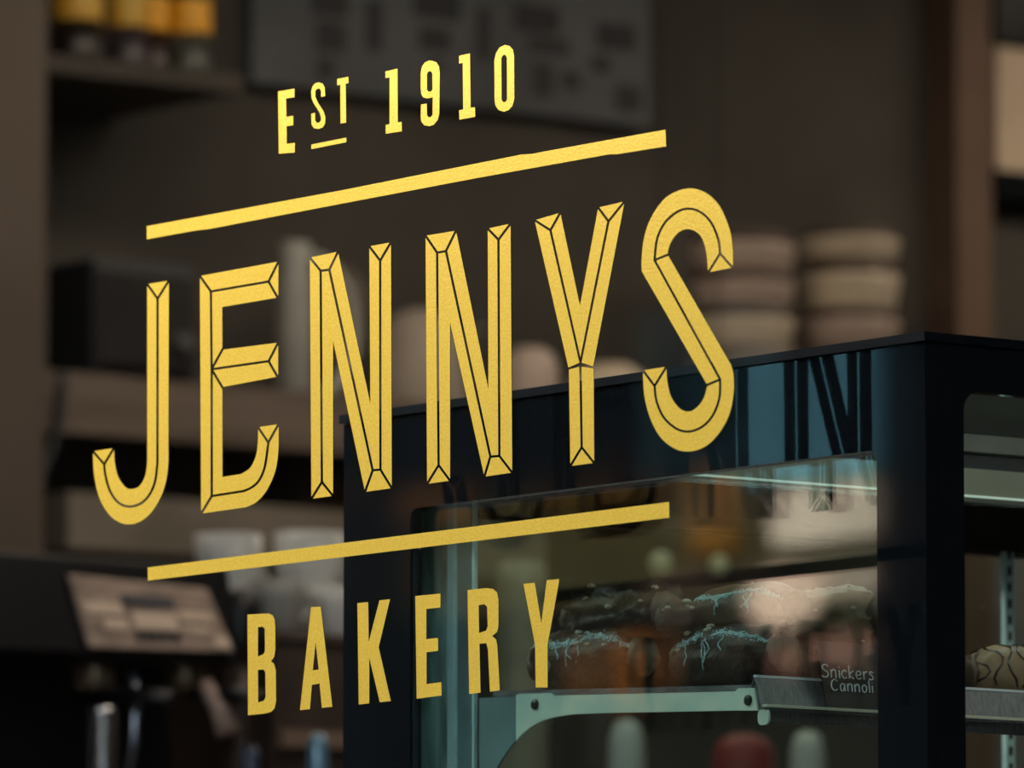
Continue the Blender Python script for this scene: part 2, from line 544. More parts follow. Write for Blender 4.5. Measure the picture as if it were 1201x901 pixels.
plain([(1035, 75), (1075, 71), (1098, 215), (1117, 62), (1160, 58), (1160, 68), (1120, 290), (1120, 440), (1078, 440), (1076, 290)], *K3, 'plain gold letter Y, last of the lower word', LOW)
TOP = 'small gold characters of the top line'
K4 = (3.5324, 300, 40)
plain([(95, 238), (163, 226), (163, 262), (128, 267), (129, 343), (158, 339), (158, 378), (130, 382), (131, 455), (165, 451), (164, 491), (98, 496)], *K4, 'gold capital E at the start of the top line', TOP)
plain([(290, 257), (273, 261), (273, 236), (267, 226), (256, 227), (249, 237), (250, 262), (262, 287), (284, 322), (291, 345), (290, 370), (280, 387), (262, 393), (243, 390), (234, 376), (232, 331), (248, 326), (249, 358), (256, 368), (267, 366), (273, 356), (272, 340), (265, 322), (243, 288), (234, 266), (232, 240), (237, 218), (248, 205), (263, 200), (279, 205), (288, 221)], *K4,
      'small raised gold S above the short underline', TOP)
plain([(340, 186), (386, 177), (387, 203), (375, 206), (377, 367), (354, 371), (353, 210), (340, 213)], *K4, 'small raised gold T above the short underline', TOP)
plain([(233, 458), (378, 429), (378, 448), (233, 477)], *K4, 'short gold underline beneath the raised S and T', 'gold lines on the window', name='sign_underline')
plain([(540, 155), (590, 143), (591, 366), (607, 363), (608, 403), (541, 413), (541, 377), (557, 373), (557, 180), (540, 183)], *K4, 'gold numeral 1 left of the 9 in the year', TOP)
plain([(735, 111), (752, 118), (762, 135), (765, 160), (763, 330), (757, 355), (740, 376), (722, 382), (700, 378), (688, 362), (686, 345), (687, 292), (711, 288), (712, 335), (718, 345), (728, 344), (735, 334), (736, 262), (712, 267), (696, 262), (688, 248), (686, 225), (686, 160), (691, 135), (703, 118), (720, 110)], *K4,
      'gold numeral 9 of the year in the top line', TOP, [[(712, 165), (718, 155), (728, 154), (734, 163), (735, 228), (729, 238), (718, 239), (712, 230)]])
plain([(845, 90), (890, 80), (893, 305), (911, 303), (912, 343), (846, 355), (845, 316), (862, 312), (860, 120), (845, 123)], *K4, 'gold numeral 1 between the 9 and the 0 of the year', TOP)
plain([(1035, 45), (1055, 50), (1068, 65), (1073, 90), (1074, 270), (1066, 298), (1050, 315), (1030, 322), (1008, 315), (995, 295), (992, 270), (991, 110), (998, 78), (1013, 55)], *K4,
      'gold numeral 0 ending the year in the top line', TOP, [[(1020, 100), (1026, 88), (1036, 86), (1043, 97), (1044, 270), (1038, 281), (1028, 282), (1021, 273)]])
letter('sign_bar', [[(172.9, 265.4), (400, 223.6), (612, 181.4), (625, 180.6), (640, 177.6), (781.3, 152.2), (782, 171.8), (725, 180.9), (715, 181.1), (560, 209), (400, 239.3), (245, 268.9), (234, 270.0), (225, 271.4), (172.9, 280.8)]],
       'long slanting gold line above the large letters', 'gold lines on the window')
letter('sign_bar', [[(174.1, 665.8), (785.5, 588.9), (785.8, 607.4), (174.1, 681.2)]], 'long gold line below the large letters', 'gold lines on the window')

# --------------------------------------------------------- display case
YA = 0.25
cx0 = on_y(403, 600, YA).x
cx1 = on_y(1086, 600, YA).x
ztop = on_y(753, 437, YA).z
zhead = on_y(750, 563, YA).z
post0 = on_y(481, 700, YA).x
post1 = on_y(1029, 700, YA).x
YB = YA + 1.9
ZB = 0.42            # lower edge of the glazed part
GY = YA + 0.017
case = thing('display_case', ((cx0 + cx1) / 2, (YA + YB) / 2, 0), 'black framed glass display case of pastries behind the shop window', 'display case')
CB = []
def part(mb, name, m, par=None, **k):
    return mb.build(name, m, parent=par or case, **k)

xz = lambda d_y: (lambda u, v, d: Vector((u, d_y + d, v)))
yz = lambda u, v, d: Vector((d, u, v))
def rrect(u0, v0, u1, v1, r, n=5):
    pts = []
    for cxx, cyy, a0 in ((u1 - r, v1 - r, 0), (u0 + r, v1 - r, 90), (u0 + r, v0 + r, 180), (u1 - r, v0 + r, 270)):
        for k in range(n + 1):
            an = radians(a0 + 90 * k / n)
            pts.append((cxx + r * cos(an), cyy + r * sin(an)))
    return pts
frm = MB()
capz = ztop - 0.011
# side frame facing the window, with rounded opening
frm.prism([(cx0, ZB - .1), (cx1, ZB - .1), (cx1, capz), (cx0, capz)], [rrect(post0, ZB, post1, zhead, 0.012)], xz(YA), 0.0, 0.016)
part(frm, 'side_frame', BLACK)
# front frame facing +x
yo0 = on_x(1131, 600, cx1).y
zo1 = on_x(1165, 462, cx1).z
ff = MB().prism([(YA + .0165, ZB - .1), (YB, ZB - .1), (YB, capz), (YA + .0165, capz)], [rrect(yo0, ZB, YB - .06, zo1, 0.02)], yz, cx1, cx1 - 0.016)
part(ff, 'front_frame', BLACK)
b = MB().box((cx0 - .004, YA - .004, capz + .0015), (cx1 + .004, YB + .004, ztop)); part(b, 'top_panel', BLACKM)
b = MB().box((cx0, YA + .03, 0.0), (cx1, YB, ZB - .1001)); part(b, 'base_cabinet', BLACKM)
b = MB().box((cx0, YB - .02, ZB - .1), (cx1 - .017, YB, capz)); part(b, 'end_panel', BLACKM)
# inner ceiling
zc = capz - .03
b = MB().box((cx0 + .02, YA + .05, zc), (cx1 - .03, YB - .03, capz)); part(b, 'inner_ceiling', BLACKM)
b = MB().box((cx0, YA + .0165, ZB - .1), (cx1 - .017, YB - .021, ZB - .02)); part(b, 'case_floor', GREYP)
# corner posts inside
b = MB().box((cx1 - .0165, YA + .0165, ZB), (cx1 - .05, YA + .03, capz)); part(b, 'corner_post', BLACKM)
# glass panes
b = MB().box((cx0 + .02, GY, ZB - .01), (cx1 - .052, GY + .003, zhead + .03)); part(b, 'side_pane', CGLASS)
b = MB().box((cx0 + .02, GY + .0125, ZB - .01), (cx1 - .052, GY + .0155, zhead + .03)); part(b, 'side_pane', CGLASS)
b = MB().box((cx1 - .026, YA + .032, ZB - .01), (cx1 - .022, YB - .03, zo1 + .03)); part(b, 'front_pane', CGLASS)
# rear side: frame and sliding doors
xr = cx0 + .012
hz0, hz1 = on_x(1165, 652, xr).z, on_x(1165, 586, xr).z
b = MB()
b.box((cx0, YA + .0165, hz0), (cx0 + .02, YB - .021, capz))
b.box((cx0, YA + .0165, ZB - .02), (cx0 + .02, YA + .06, hz0))
b.box((cx0, YB - .06, ZB - .02), (cx0 + .02, YB - .021, hz0))
part(b, 'rear_frame', BLACKM)
b = MB().box((cx0 + .052, YA + .062, hz0), (cx0 + .064, YB - .03, capz - .0301)); part(b, 'rear_header', BLACK)
b = MB().box((cx0 + .004, YA + .06, ZB - .019), (cx0 + .008, YB - .06, hz0)); part(b, 'rear_door', CGLASS2)
ux = cx0 + .036
uy = on_x(1174, 700, ux).y
def up_build(x, y, w):
    m = MB().box((x, y, ZB - .019), (x + .008, y + w, zc - .001))
    o = part(m, 'slotted_upright', ALU)
    s = MB()
    z = ZB
    while z < zc - .02:
        s.box((x + .0078, y + w * .3, z), (x + .0088, y + w * .7, z + .011)); z += .02
    c = s.build('slot_row', SCREW)
    c.parent = o
    c.location = -case.location - o.location
    c['kind'] = 'stuff'
    return o
up_build(ux, uy, on_x(1184, 700, ux).y - uy)
# near rear corner: glass edge strip, liner and channel seen through the side glass
yL = GY + .03
def strip(px0, px1, m, name, y=yL, th=.008, z0=None, z1=None):
    a = on_y(px0, 750, y).x; c = on_y(px1, 750, y).x
    bb = MB().box((a, y, z0 or ZB - .019), (c, y + th, z1 or zc - .001))
    return part(bb, name, m, bevel=.0008)
LINER = mat('pale_green_liner', (0.34, 0.50, 0.47), 0.35, var=0.5, scale=9, stretch=(6, 1, 1.2))
LINER2 = mat('smoky_liner', (0.16, 0.24, 0.25), 0.35, var=0.2, scale=12)
strip(483, 486.5, ALU, 'glass_edge', y=GY + .017, th=.004)
strip(489, 523, LINER, 'liner_panel', y=yL + .006)
strip(524, 533, ALU, 'upright_channel', th=.012)
strip(534, 553, LINER2, 'liner_panel', y=yL + .004)
strip(553.5, 555.5, ALU, 'edge_trim', th=.006)
# lamp housing under the ceiling, runs front to back
xl = on_y(800, 552, YA + .04).x
zl0 = on_x(1028, 572, xl).z; zl1 = on_x(1028, 541, xl).z
zg0 = on_x(1165, 532, xl + .012).z; zg1 = on_x(1165, 477, xl + .012).z
y0l, y1l = YA + .045, YB - .04
b = MB().prism([(xl - .06, zl0), (xl, zl0), (xl + .003, zl1), (xl - .06, zl1)], [], lambda u, v, d: Vector((u, d, v)), y0l, y1l)
part(b, 'lamp_cover', OLIVEP)
b = MB().box((xl - .055, y0l, zl1), (xl - .01, y1l, zg0 + .001)); part(b, 'lamp_bracket', BLACKM)
b = MB().box((xl - .06, y0l, zg0), (xl + .012, y1l, min(zg1, zc))); part(b, 'lamp_housing', GREYP, bevel=.001)
b = MB().tube([(xl + .001, y0l, zl0 - .0015), (xl + .001, y1l, zl0 - .0015)], .0014, 8); part(b, 'lamp_strip', LED)

# shelf on tilted bracket
yb = GY + .03
bp0 = on_y(562, 822, yb); bpE = on_y(886, 812.5, yb)
tilt = math.atan2(on_y(870, 812.5, yb).z - on_y(625, 817.5, yb).z, on_y(870, 812, yb).x - on_y(625, 818, yb).x)
BR3 = lambda u, v, d: (lambda p: Vector((p.x, yb + d, p.z)))(on_y(u, v, yb))
bpts = [(605, 870), (605, 816.3), (608, 814), (644, 813), (648, 816.0), (862, 811.0), (866, 807.5), (884, 807), (888, 833.5), (862, 833.5), (705, 836.5), (672, 838)]
bpts += cr([(660, 839.5), (640, 844), (622, 853), (605.5, 868)], 4)[:-1]
b = MB().prism(bpts, [], BR3, 0.0, 0.003)
brk = part(b, 'shelf_bracket', ZINC)
b = MB().prism([(562, 819), (604.5, 816.5), (604.5, 869)] + cr([(604.5, 869), (590, 888), (578, 912), (570, 945)], 4)[1:] + [(562, 945)], [], BR3, 0.0, 0.003)
part(b, 'bracket_dim_end', LINER2)  # left third of the bracket, its darker reflection put into the colour
def sub(mb, name, m, par, **k):
    o = mb.build(name, m, **k)
    o.parent = par
    root = par
    off = Vector((0, 0, 0))
    while root is not None:
        off += root.location
        root = root.parent
    o.location = o.location - off
    return o
def screw(px, py):
    p = on_y(px, py, yb)
    m = MB()
    r = .0062
    pts = [(r * sin(a), a) for a in (0.2, .6, 1.0, 1.57)]
    n = 14; base = 0
    m.tube([(p.x, yb, p.z), (p.x, yb - .0025, p.z), (p.x, yb - .004, p.z)], [r, r * .9, r * .45], 14)
    return m
sub(screw(628, 826.5), 'screw', SCREW, brk)
sub(screw(878, 821.5), 'screw', SCREW, brk)
# glass shelf
sx0, sx1 = bp0.x + .02, bpE.x - .003
sz0 = on_y(566, 820.5, yb).z; sz1 = on_y(868, 812.3, yb).z
sl = (on_y(866, 811, yb).z - on_y(650, 816, yb).z) / (on_y(866, 811, yb).x - on_y(650, 816, yb).x)
szA = on_y(650, 816, yb).z - .0; xA = on_y(650, 816, yb).x
shelfz = lambda x: szA + sl * (x - xA) + .001
SH0 = yb + .004
b = MB().prism([(sx0, shelfz(sx0)), (sx1, shelfz(sx1)), (sx1, shelfz(sx1) + .006), (sx0, shelfz(sx0) + .006)], [], lambda u, v, d: Vector((u, d, v)), SH0, YB - .06)
part(b, 'shelf', DSTEEL)
# price rail along the shelf front
rx = sx1 + .002
ry0 = yb + .001
tz = on_y(884, 793.5, ry0).z; bz = on_y(890, 829, ry0).z
# profile in (x,z): back hook, top lip, sloping face, bottom lip
prof = [(rx - .010, tz - .012), (rx - .001, tz), (rx + .012, bz), (rx + .018, bz - .001), (rx + .018, bz - .004), (rx + .009, bz - .003), (rx - .002, tz - .004), (rx - .009, tz - .014)]
b = MB().prism(prof, [], lambda u, v, d: Vector((u, d, v)), ry0, YB - .07)
rail = part(b, 'price_rail', DSTEEL)
b = MB().box((rx - .0035, ry0, tz - .0012), (rx + .0005, YB - .07, tz + .0016)); sub(b, 'top_lip', mat('lip_highlight', (0.9, 0.9, 0.92), .35, .1), rail)  # highlight along the lip put into its pale colour
b = MB().box((rx + .011, ry0, bz - .001), (rx + .0195, YB - .07, bz + .0022)); sub(b, 'bottom_lip', mat('warm_lip_highlight', (0.8, 0.72, 0.55), .35, .1), rail)  # warm highlight of the lower lip put into its colour
b = MB().box((rx + .004, ry0 + .012, bz - .016), (rx + .007, YB - .07, bz - .001)); sub(b, 'lower_flange', DSTEEL, rail)
b = MB(); p = on_y(901, 844, ry0 + .01)
b.prism(rrect(p.x - .007, bz - .02, p.x + .011, bz - .003, .006), [], xz(ry0), .001, .004)
sub(b, 'end_tab', ZINC, rail)

# second, lower shelf (its rail shows at the very bottom right)
# price card with chalk writing
card_y0 = on_x(964, 780, rx + .02).y
card_y1 = on_x(1052, 780, rx + .02).y
cb = Vector((rx + .0195, 0, bz + .002)); 
cz1 = on_x(964, 752, rx + .012).z
CM = mat('chalk_card', (0.055, 0.035, 0.032), .6, var=.15)
cardN = Vector((1, 0, .12)).normalized()
def C3(u, v, d):   # u along +y, v up the card (leaning back), d outward
    return Vector((cb.x - v * .12 + d, u, cb.z + v))
ch = (cz1 - cb.z)
card = thing('price_card', (cb.x, (card_y0 + card_y1) / 2, cb.z), 'dark chalkboard price card standing in the steel rail', 'price card')
m = MB().prism([(card_y0 + .007, 0), (card_y1, 0), (card_y1, ch), (card_y0, ch)], [], C3, 0.0, -.0012)
sub(m, 'card', CM, card)
GL = {
 'S': (.62, [[(.58, .82), (.42, .98), (.15, .92), (.1, .7), (.3, .52), (.52, .38), (.5, .12), (.28, 0), (.02, .1)]]),
 'n': (.55, [[(.05, .62), (.07, 0)], [(.06, .4), (.22, .62), (.4, .58), (.44, .3), (.44, 0)]]),
 'i': (.22, [[(.1, .6), (.1, 0)], [(.1, .82), (.11, .86)]]),
 'c': (.5, [[(.42, .52), (.25, .62), (.07, .45), (.06, .18), (.22, 0), (.42, .08)]]),
 'k': (.5, [[(.06, 1.0), (.07, 0)], [(.4, .62), (.08, .28), (.44, 0)]]),
 'e': (.52, [[(.08, .3), (.42, .36), (.38, .58), (.2, .62), (.06, .4), (.1, .1), (.28, 0), (.44, .1)]]),
 'r': (.42, [[(.06, .62), (.08, 0)], [(.08, .38), (.2, .58), (.36, .6)]]),
 's': (.42, [[(.36, .55), (.18, .62), (.08, .48), (.3, .28), (.3, .06), (.12, 0), (.0, .08)]]),
 'C': (.66, [[(.58, .8), (.36, .96), (.1, .72), (.06, .3), (.26, .02), (.56, .12)]]),
 'a': (.55, [[(.42, .56), (.22, .62), (.06, .36), (.12, .04), (.3, .06), (.42, .4)], [(.43, .6), (.46, 0)]]),
 'o': (.52, [[(.24, .62), (.07, .42), (.1, .1), (.26, 0), (.43, .18), (.42, .48), (.24, .62)]]),
 'l': (.22, [[(.09, 1.0), (.1, 0)]]),
}
def write(text, u, v, h, slope=0.0):
    m = MB()
    x = u
    for chh in text:
        w, strokes = GL[chh]
        for s_ in strokes:
            pts = cr(s_, 4) if len(s_) > 2 else s_
            m.tube([C3(x + a * h * 1.22, v + (c + slope * (x - u) / h) * h, .0009) for a, c in pts], .0008, 6)
        x += w * h * 1.42
    return m
CHALK = mat('chalk', (0.85, 0.82, 0.8), .9)
p1 = on_x(966, 794, cb.x); p2 = on_x(976, 811, cb.x)
sub(write('Snickers', p1.y, p1.z - cb.z, .0142, 0.0), 'chalk_writing', CHALK, card)
sub(write('Cannoli', p2.y, p2.z - cb.z + .001, .0132, 0.0), 'chalk_writing', CHALK, card)

# --------------------------------------------------------- pastries
CHOC = mat('dark_chocolate_crust', (0.016, 0.010, 0.007), .45, spec=.25, color2=(0.055, 0.030, 0.016), scale=55, bump=.9, bscale=180)
BRN = mat('brown_baked_shell', (0.07, 0.036, 0.018), .5, spec=.3, color2=(0.13, 0.07, 0.032), scale=35, bump=.6, bscale=120)
TAN = mat('tan_baked_shell', (0.22, 0.14, 0.07), .5, color2=(0.33, 0.22, 0.12), scale=30, bump=.4, bscale=110)
SUGAR = mat('blue_white_sugar', (0.45, 0.62, 0.62), .8, var=.2, scale=200)
NUT = mat('pale_nut', (0.5, 0.42, 0.3), .6, var=.2, scale=90)
FILL = mat('cream_filling', (0.11, 0.07, 0.04), .5, var=.15, scale=60, bump=.4)
DRZ = mat('chocolate_drizzle', (0.03, 0.015, 0.01), .25)
rnd = random.Random(3)


def surf(ax, seed, amp, freq, power, th, ph, k0=1.0):
    d = Vector((cos(th), sin(th) * cos(ph), sin(th) * sin(ph)))
    d.x = math.copysign(abs(d.x) ** power, d.x)
    k = 1 + amp * noise.noise(d * freq + Vector((seed * 7.3, seed * 1.7, 0))) + amp * .5 * noise.noise(d * freq * 3 + Vector((seed, 0, 3)))
    return Vector((d.x * ax[0] * (1 + .3 * (k - 1)), d.y * ax[1] * k, d.z * ax[2] * k)) * k0


def cannolo(c, ax, rot, seed, shell, label, sugar=True, drizzle=False, nuts=6, group='pastries piled on the case shelf', power=.55, amp=.16, freq=2.2):
    t = thing('cannoli', (c[0], c[1], c[2] - ax[2]), label, 'pastry', group)
    R = Matrix.Rotation(rot, 3, 'Z')
    m = MB().blob(c, ax, rot, seed, amp, freq, nu=44, nv=40, power=power)
    sub(m, 'shell', shell, t, smooth=True)
    # cream bulging out of both ends
    for sgn in (-1, 1):
        m = MB().blob(Vector(c) + R @ Vector((sgn * ax[0] * .93, 0, 0)), (ax[0] * .14, ax[1] * .62, ax[2] * .62), rot, seed + 5 + sgn, .25, 3, 20, 14)
        sub(m, 'cream_filling', FILL, t, smooth=True)
    if sugar:
        m = MB()
        r2 = random.Random(seed)
        # crust of sugar on the window-side flank (direction -y), plus some runs
        for k in range(760):
            x = r2.uniform(-.92, .92)
            ph = pi + r2.gauss(-.62 + .10 * sin(seed + x * 5), .065)
            th = math.acos(math.copysign(abs(x) ** (1 / power), x))
            q = surf(ax, seed, amp, freq, power, th, ph, 1.0)
            rr = r2.uniform(.0004, .0010)
            m.blob(Vector(c) + R @ q, (rr * 1.4, rr, rr), 0, k, .2, 2, 6, 4)
        for k in range(5):
            x0 = r2.uniform(-.8, .8); path = []
            L = r2.uniform(.25, .6)
            for j in range(7):
                ph = pi - .6 + L * j / 6 * 1.8
                x = x0 + .04 * sin(j * 1.3 + k)
                th = math.acos(math.copysign(min(abs(x), .99) ** (1 / power), x))
                path.append(Vector(c) + R @ surf(ax, seed, amp, freq, power, th, ph, 1.01))
            m.tube(path, [.0008] * 6 + [.0015], 5)
        sub(m, 'sugar_crust', SUGAR, t, smooth=True)['kind'] = 'stuff'
    if drizzle:
        m = MB(); r2 = random.Random(seed)
        for k in range(7):
            path = []
            x0 = -.8 + 1.6 * k / 6
            for j in range(16):
                ph = -.3 + 3.9 * j / 15
                x = x0 + .1 * sin(j * 1.1 + k * 2)
                x = max(-.95, min(.95, x))
                th = math.acos(math.copysign(abs(x) ** (1 / power), x))
                path.append(Vector(c) + R @ surf(ax, seed, amp, freq, power, th, ph, 1.012))
            m.tube(path, [.0009 + .0006 * abs(sin(j * 2 + k)) for j in range(16)], 6)
        sub(m, 'chocolate_drizzle', DRZ, t, smooth=True)
    if nuts:
        r2 = random.Random(seed + 40)
        for k in range(nuts):
            m = MB()
            x = r2.uniform(-.85, .85); ph = pi / 2 + r2.uniform(-.2, 1.5)
            th = math.acos(math.copysign(abs(x) ** (1 / power), x))
            q = surf(ax, seed, amp, freq, power, th, ph, 1.0)
            rr = r2.uniform(.0022, .0052)
            m.blob(Vector(c) + R @ q, (rr * 1.2, rr, rr * .7), r2.uniform(0, 3), k, .3, 2, 8, 6)
            sub(m, 'nut', NUT, t, smooth=True)
    return t


def at_shelf(px, py, y):
    return on_y(px, py, y)
yP = SH0 + .055
def pst(px, py, y, lx, ry_, rz_, rot, seed, shell, label, **k):
    p = on_y(px, py, y)
    # clamp to rest on the shelf for the lower row
    if k.pop('low', True):
        p.z = shelfz(p.x) + .006 + rz_ * .98
    cannolo(p, (lx, ry_, rz_), rot, seed, shell, label, **k)
    return p
pst(695, 775, yP, .092, .035, .036, .05, 3, CHOC, 'dark chocolate pastry with sugar run, lowest left on the case shelf')
pst(862, 775, yP + .002, .095, .036, .036, -.04, 4, CHOC, 'dark sugared pastry on the case shelf behind the rail end')
pst(1003, 775, yP + .128, .055, .034, .036, .2, 5, BRN, 'brown pastry low behind the price card', sugar=False)
u = lambda px, dy, rz_: None
def upper(px, y, lx, ry_, rz_, rot, seed, shell, label, dz=0.0, **k):
    p = on_y(px, 700, y)
    p.z = shelfz(p.x) + .006 + .062 + rz_ * .74 + dz
    cannolo(p, (lx, ry_, rz_), rot, seed, shell, label, **k)
upper(728, yP + .018, .095, .033, .033, -.06, 8, CHOC, 'lumpy chocolate pastry, upper left of the pile', sugar=False, nuts=8, amp=.5, freq=3.0)
upper(800, yP - .018, .028, .020, .020, .9, 17, BRN, 'small nutty brown pastry end poking out between the upper pastries', sugar=False, nuts=7, amp=.25, dz=.0)
upper(878, yP + .018, .082, .036, .031, .05, 9, BRN, 'smooth brown pastry with sugared top in the upper row', sugar=True, nuts=2, amp=.1)
upper(978, yP + .10, .062, .034, .030, .3, 10, TAN, 'pale tan pastry in the upper row beside the black post', sugar=False, nuts=6, amp=.2)
# rows further in, seen through the front glass
p = on_x(1186, 772, -.08)
for i, (dy, lab) in enumerate(((0.0, 'tan drizzled pastry right of the black corner post'), )):
    c = Vector((p.x, p.y, shelfz(p.x) + .006 + .033))
    cannolo(c, (.060, .036, .034), 1.35, 21 + i, TAN, lab, sugar=False, drizzle=True, nuts=0, amp=.06, power=.7)
for i in range(3):
    c = Vector((-.10 + .02 * i, p.y - .13 - .11 * i, 0)); c.z = shelfz(c.x) + .006 + .031
    cannolo(c, (.052, .033, .032), 1.3 + .2 * i, 31 + i, (CHOC, TAN, BRN)[i], ('dark pastry just left of the drizzled tan one, hidden by the post', 'tan pastry in the row behind the price card', 'brown pastry deep behind the price card')[i], sugar=False, drizzle=True, nuts=3, amp=.1)

# --------------------------------------------------------- background interior
def rect_x(x, px0, py0, px1, py1):
    """y0,z0,y1,z1 of a frontal rectangle on plane x seen at these pixels (z read at its middle column)"""
    cx = (px0 + px1) / 2
    return on_x(px0, py1, x).y, on_x(cx, py1, x).z, on_x(px1, py1, x).y, on_x(cx, py0, x).z


# pillar and post of the room
y0, z0, y1, z1 = rect_x(XW + .5, -90, 0, 49, 900)
struct(MB().box((XW, y0, 0), (XW + .5, y1, 3.4)), 'trim_2', WALLB)
PB = mat('reddish_brown_post', (0.135, 0.085, 0.058), .8, var=.06)
y0, z0, y1, z1 = rect_x(XW + .1, 1127, 0, 1168, 900)
struct(MB().box((XW, y0, 0), (XW + .1, y1, 3.4)), 'trim_3', PB)

def zrow(px, py, x): return on_x(px, py, x).z
# long shelf carrying the appliances
XS = XW + .42
zs = zrow(140, 441, XS)
yS0 = on_x(51, 450, XS).y + .005; yS1 = on_x(1120, 450, XS).y
b = MB().box((XW + .001, yS0, zs - .03), (XS, yS1, zs))
ls = thing('shelf', (XW, (yS0 + yS1) / 2, zs - .15), 'long pale brown wooden shelf on the far wall holding jugs and bowls', 'shelf', None)
sub(b, 'shelf_board', WOODF, ls)
z0f = zrow(250, 520, XS)
b = MB().box((XS - .03, yS0, z0f), (XS - .001, yS1, zs - .0305)); sub(b, 'fascia_board', WOODF, ls)
# lower ledge (lighter band behind the espresso machine)
XL = XW + .5
zt = zrow(200, 585, XL)
b = MB().box((XW + .001, yS0, zrow(200, 650, XL)), (XL, on_x(640, 600, XL).y, zt))
GB = mat('grey_brown_laminate', (0.17, 0.15, 0.12), .55, var=.15, scale=4)
tag(sub(b, 'shelf', GB, None) if False else b.build('shelf', GB), 'thick grey brown ledge on the far wall above the espresso machine', 'shelf')

# boxy dark appliance with cable
ya, za, yb_, zb = rect_x(XS, 53, 303, 232, 441)
ap = thing('toaster_oven', (XS - .2, (ya + yb_) / 2, zs), 'dark boxy appliance with a hanging cable on the far shelf', 'appliance')
NAVY = mat('navy_black_plastic', (0.008, 0.011, 0.015), .5)
DGR = mat('dark_smoky_door', (0.022, 0.021, 0.022), .35, var=.2, scale=5)
ym = on_x(112, 400, XS).y
sub(MB().box((XS - .17, ym, zs + .0), (XS - .01, yb_, zb)), 'body', NAVY, ap, bevel=.01)
sub(MB().box((XS - .0099, ym + .008, zs + .02), (XS + .004, yb_ - .01, zb - .02)), 'door', DGR, ap, bevel=.004)
kn = on_x(222, 403, XS)
sub(MB().tube([(XS + .004, kn.y - .02, kn.z), (XS + .022, kn.y - .02, kn.z)], .018, 18), 'knob', mat('dull_knob', (.09, .09, .09), .35), ap)
m = MB()
pts = [on_x(px, py, XS + .008) for px, py in ((74, 436), (72, 460), (68, 500), (60, 530), (48, 556), (36, 580))]
m.tube([Vector(p) for p in pts], .011, 8)
sub(m, 'power_cable', NAVY, ap, smooth=True)

def vessel(name, x, pxc, py_top, wpx, prof, m, label, cat, zbase, group=None, handle=None, lid=None):
    """prof: list of (r fraction, z fraction); wpx = full width in pixels, py_top = rim"""
    c = on_x(pxc, py_top, x)
    D = (c - CAM).dot(fwd)
    r = wpx / 2 * D / F
    h = c.z - zbase
    t = thing(name, (c.x, c.y, zbase), label, cat, group)
    sub(MB().lathe((c.x, c.y, zbase), [(r * a, h * z) for a, z in prof], 36), 'body', m, t, smooth=True)
    if handle:
        hw, z0h, z1h, th = handle
        dirv = Vector((0, 1, 0)) * (1 if hw > 0 else -1)
        hw = abs(hw)
        pts = []
        for k in range(11):
            a = pi * k / 10
            pts.append(Vector((c.x, c.y, zbase)) + dirv * (r * .85 + sin(a) * hw * r) + Vector((0, 0, h * (z1h + (z0h - z1h) * (1 - cos(a)) / 2))))
        sub(MB().tube(pts, th * r, 10), 'handle', m, t, smooth=True)
    return t
XO = XS - .2
# pale jug with arched handle
vessel('jug', XO, 346, 285, 42, [(.7, 0), (1, .03), (1, .75), (.85, .88), (.9, .97), (.82, 1)], PALE, 'pale grey tall jug with a big arched handle on the far shelf', 'jug', zs, handle=(3.3, .05, .93, .34))
TAUPE = mat('taupe_enamel', (0.13, 0.105, 0.082), .5, var=.08)
vessel('canister', XO - .15, 402, 312, 56, [(.9, 0), (1, .04), (1, .8), (.9, .88), (.6, .96), (.2, 1)], TAUPE, 'taupe round shouldered canister between the jug and the pale dome', 'canister', zs)
dome = [(.98, 0), (1, .1), (.97, .4), (.88, .65), (.7, .84), (.45, .95), (.12, 1)]
vessel('bread_crock', XO + .0, 492, 362, 112, dome, mat('greyed_stoneware', (.34, .29, .24), .6, var=.1), 'large domed stoneware crock behind the two Ns', 'crock', zs)
vessel('bowl', XO + .05, 622, 408, 66, [(.9, 0), (1, .25), (.98, .7), (.8, .92), (.4, 1)], PINKC, 'blush upturned bowl on the far shelf left of the wide pale one', 'bowl', zs)
vessel('bowl', XO + .05, 716, 428, 110, [(1, 0), (.98, .4), (.8, .8), (.4, 1)], CREAM, 'wide pale upturned bowl peeping over the case top below the Y', 'bowl', zs)
vessel('pot', XO - .12, 552, 372, 66, [(.9, 0), (1, .2), (1, .85), (.9, 1)], mat('dark_pot', (.035, .028, .023), .5), 'dark round pot between the dome and the blush bowl', 'pot', zs)
# stacks of round tins / bowls
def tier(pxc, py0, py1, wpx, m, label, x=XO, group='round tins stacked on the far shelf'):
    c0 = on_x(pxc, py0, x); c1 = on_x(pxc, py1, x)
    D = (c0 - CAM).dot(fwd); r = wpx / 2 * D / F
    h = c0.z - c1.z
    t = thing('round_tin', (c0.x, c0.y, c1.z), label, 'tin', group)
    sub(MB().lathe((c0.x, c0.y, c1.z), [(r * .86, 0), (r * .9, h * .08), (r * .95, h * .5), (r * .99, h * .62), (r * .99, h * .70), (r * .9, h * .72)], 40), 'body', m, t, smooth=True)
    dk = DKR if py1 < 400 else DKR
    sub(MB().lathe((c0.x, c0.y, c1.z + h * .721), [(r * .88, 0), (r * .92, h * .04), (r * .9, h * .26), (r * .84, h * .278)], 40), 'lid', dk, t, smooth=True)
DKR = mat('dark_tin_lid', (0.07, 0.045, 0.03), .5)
def zshelf_px(px): # pixel row of the shelf top at column
    return None
zsb = zs
c = on_x(870, 400, XO)
rowz = lambda px, py: on_x(px, py, XO).z
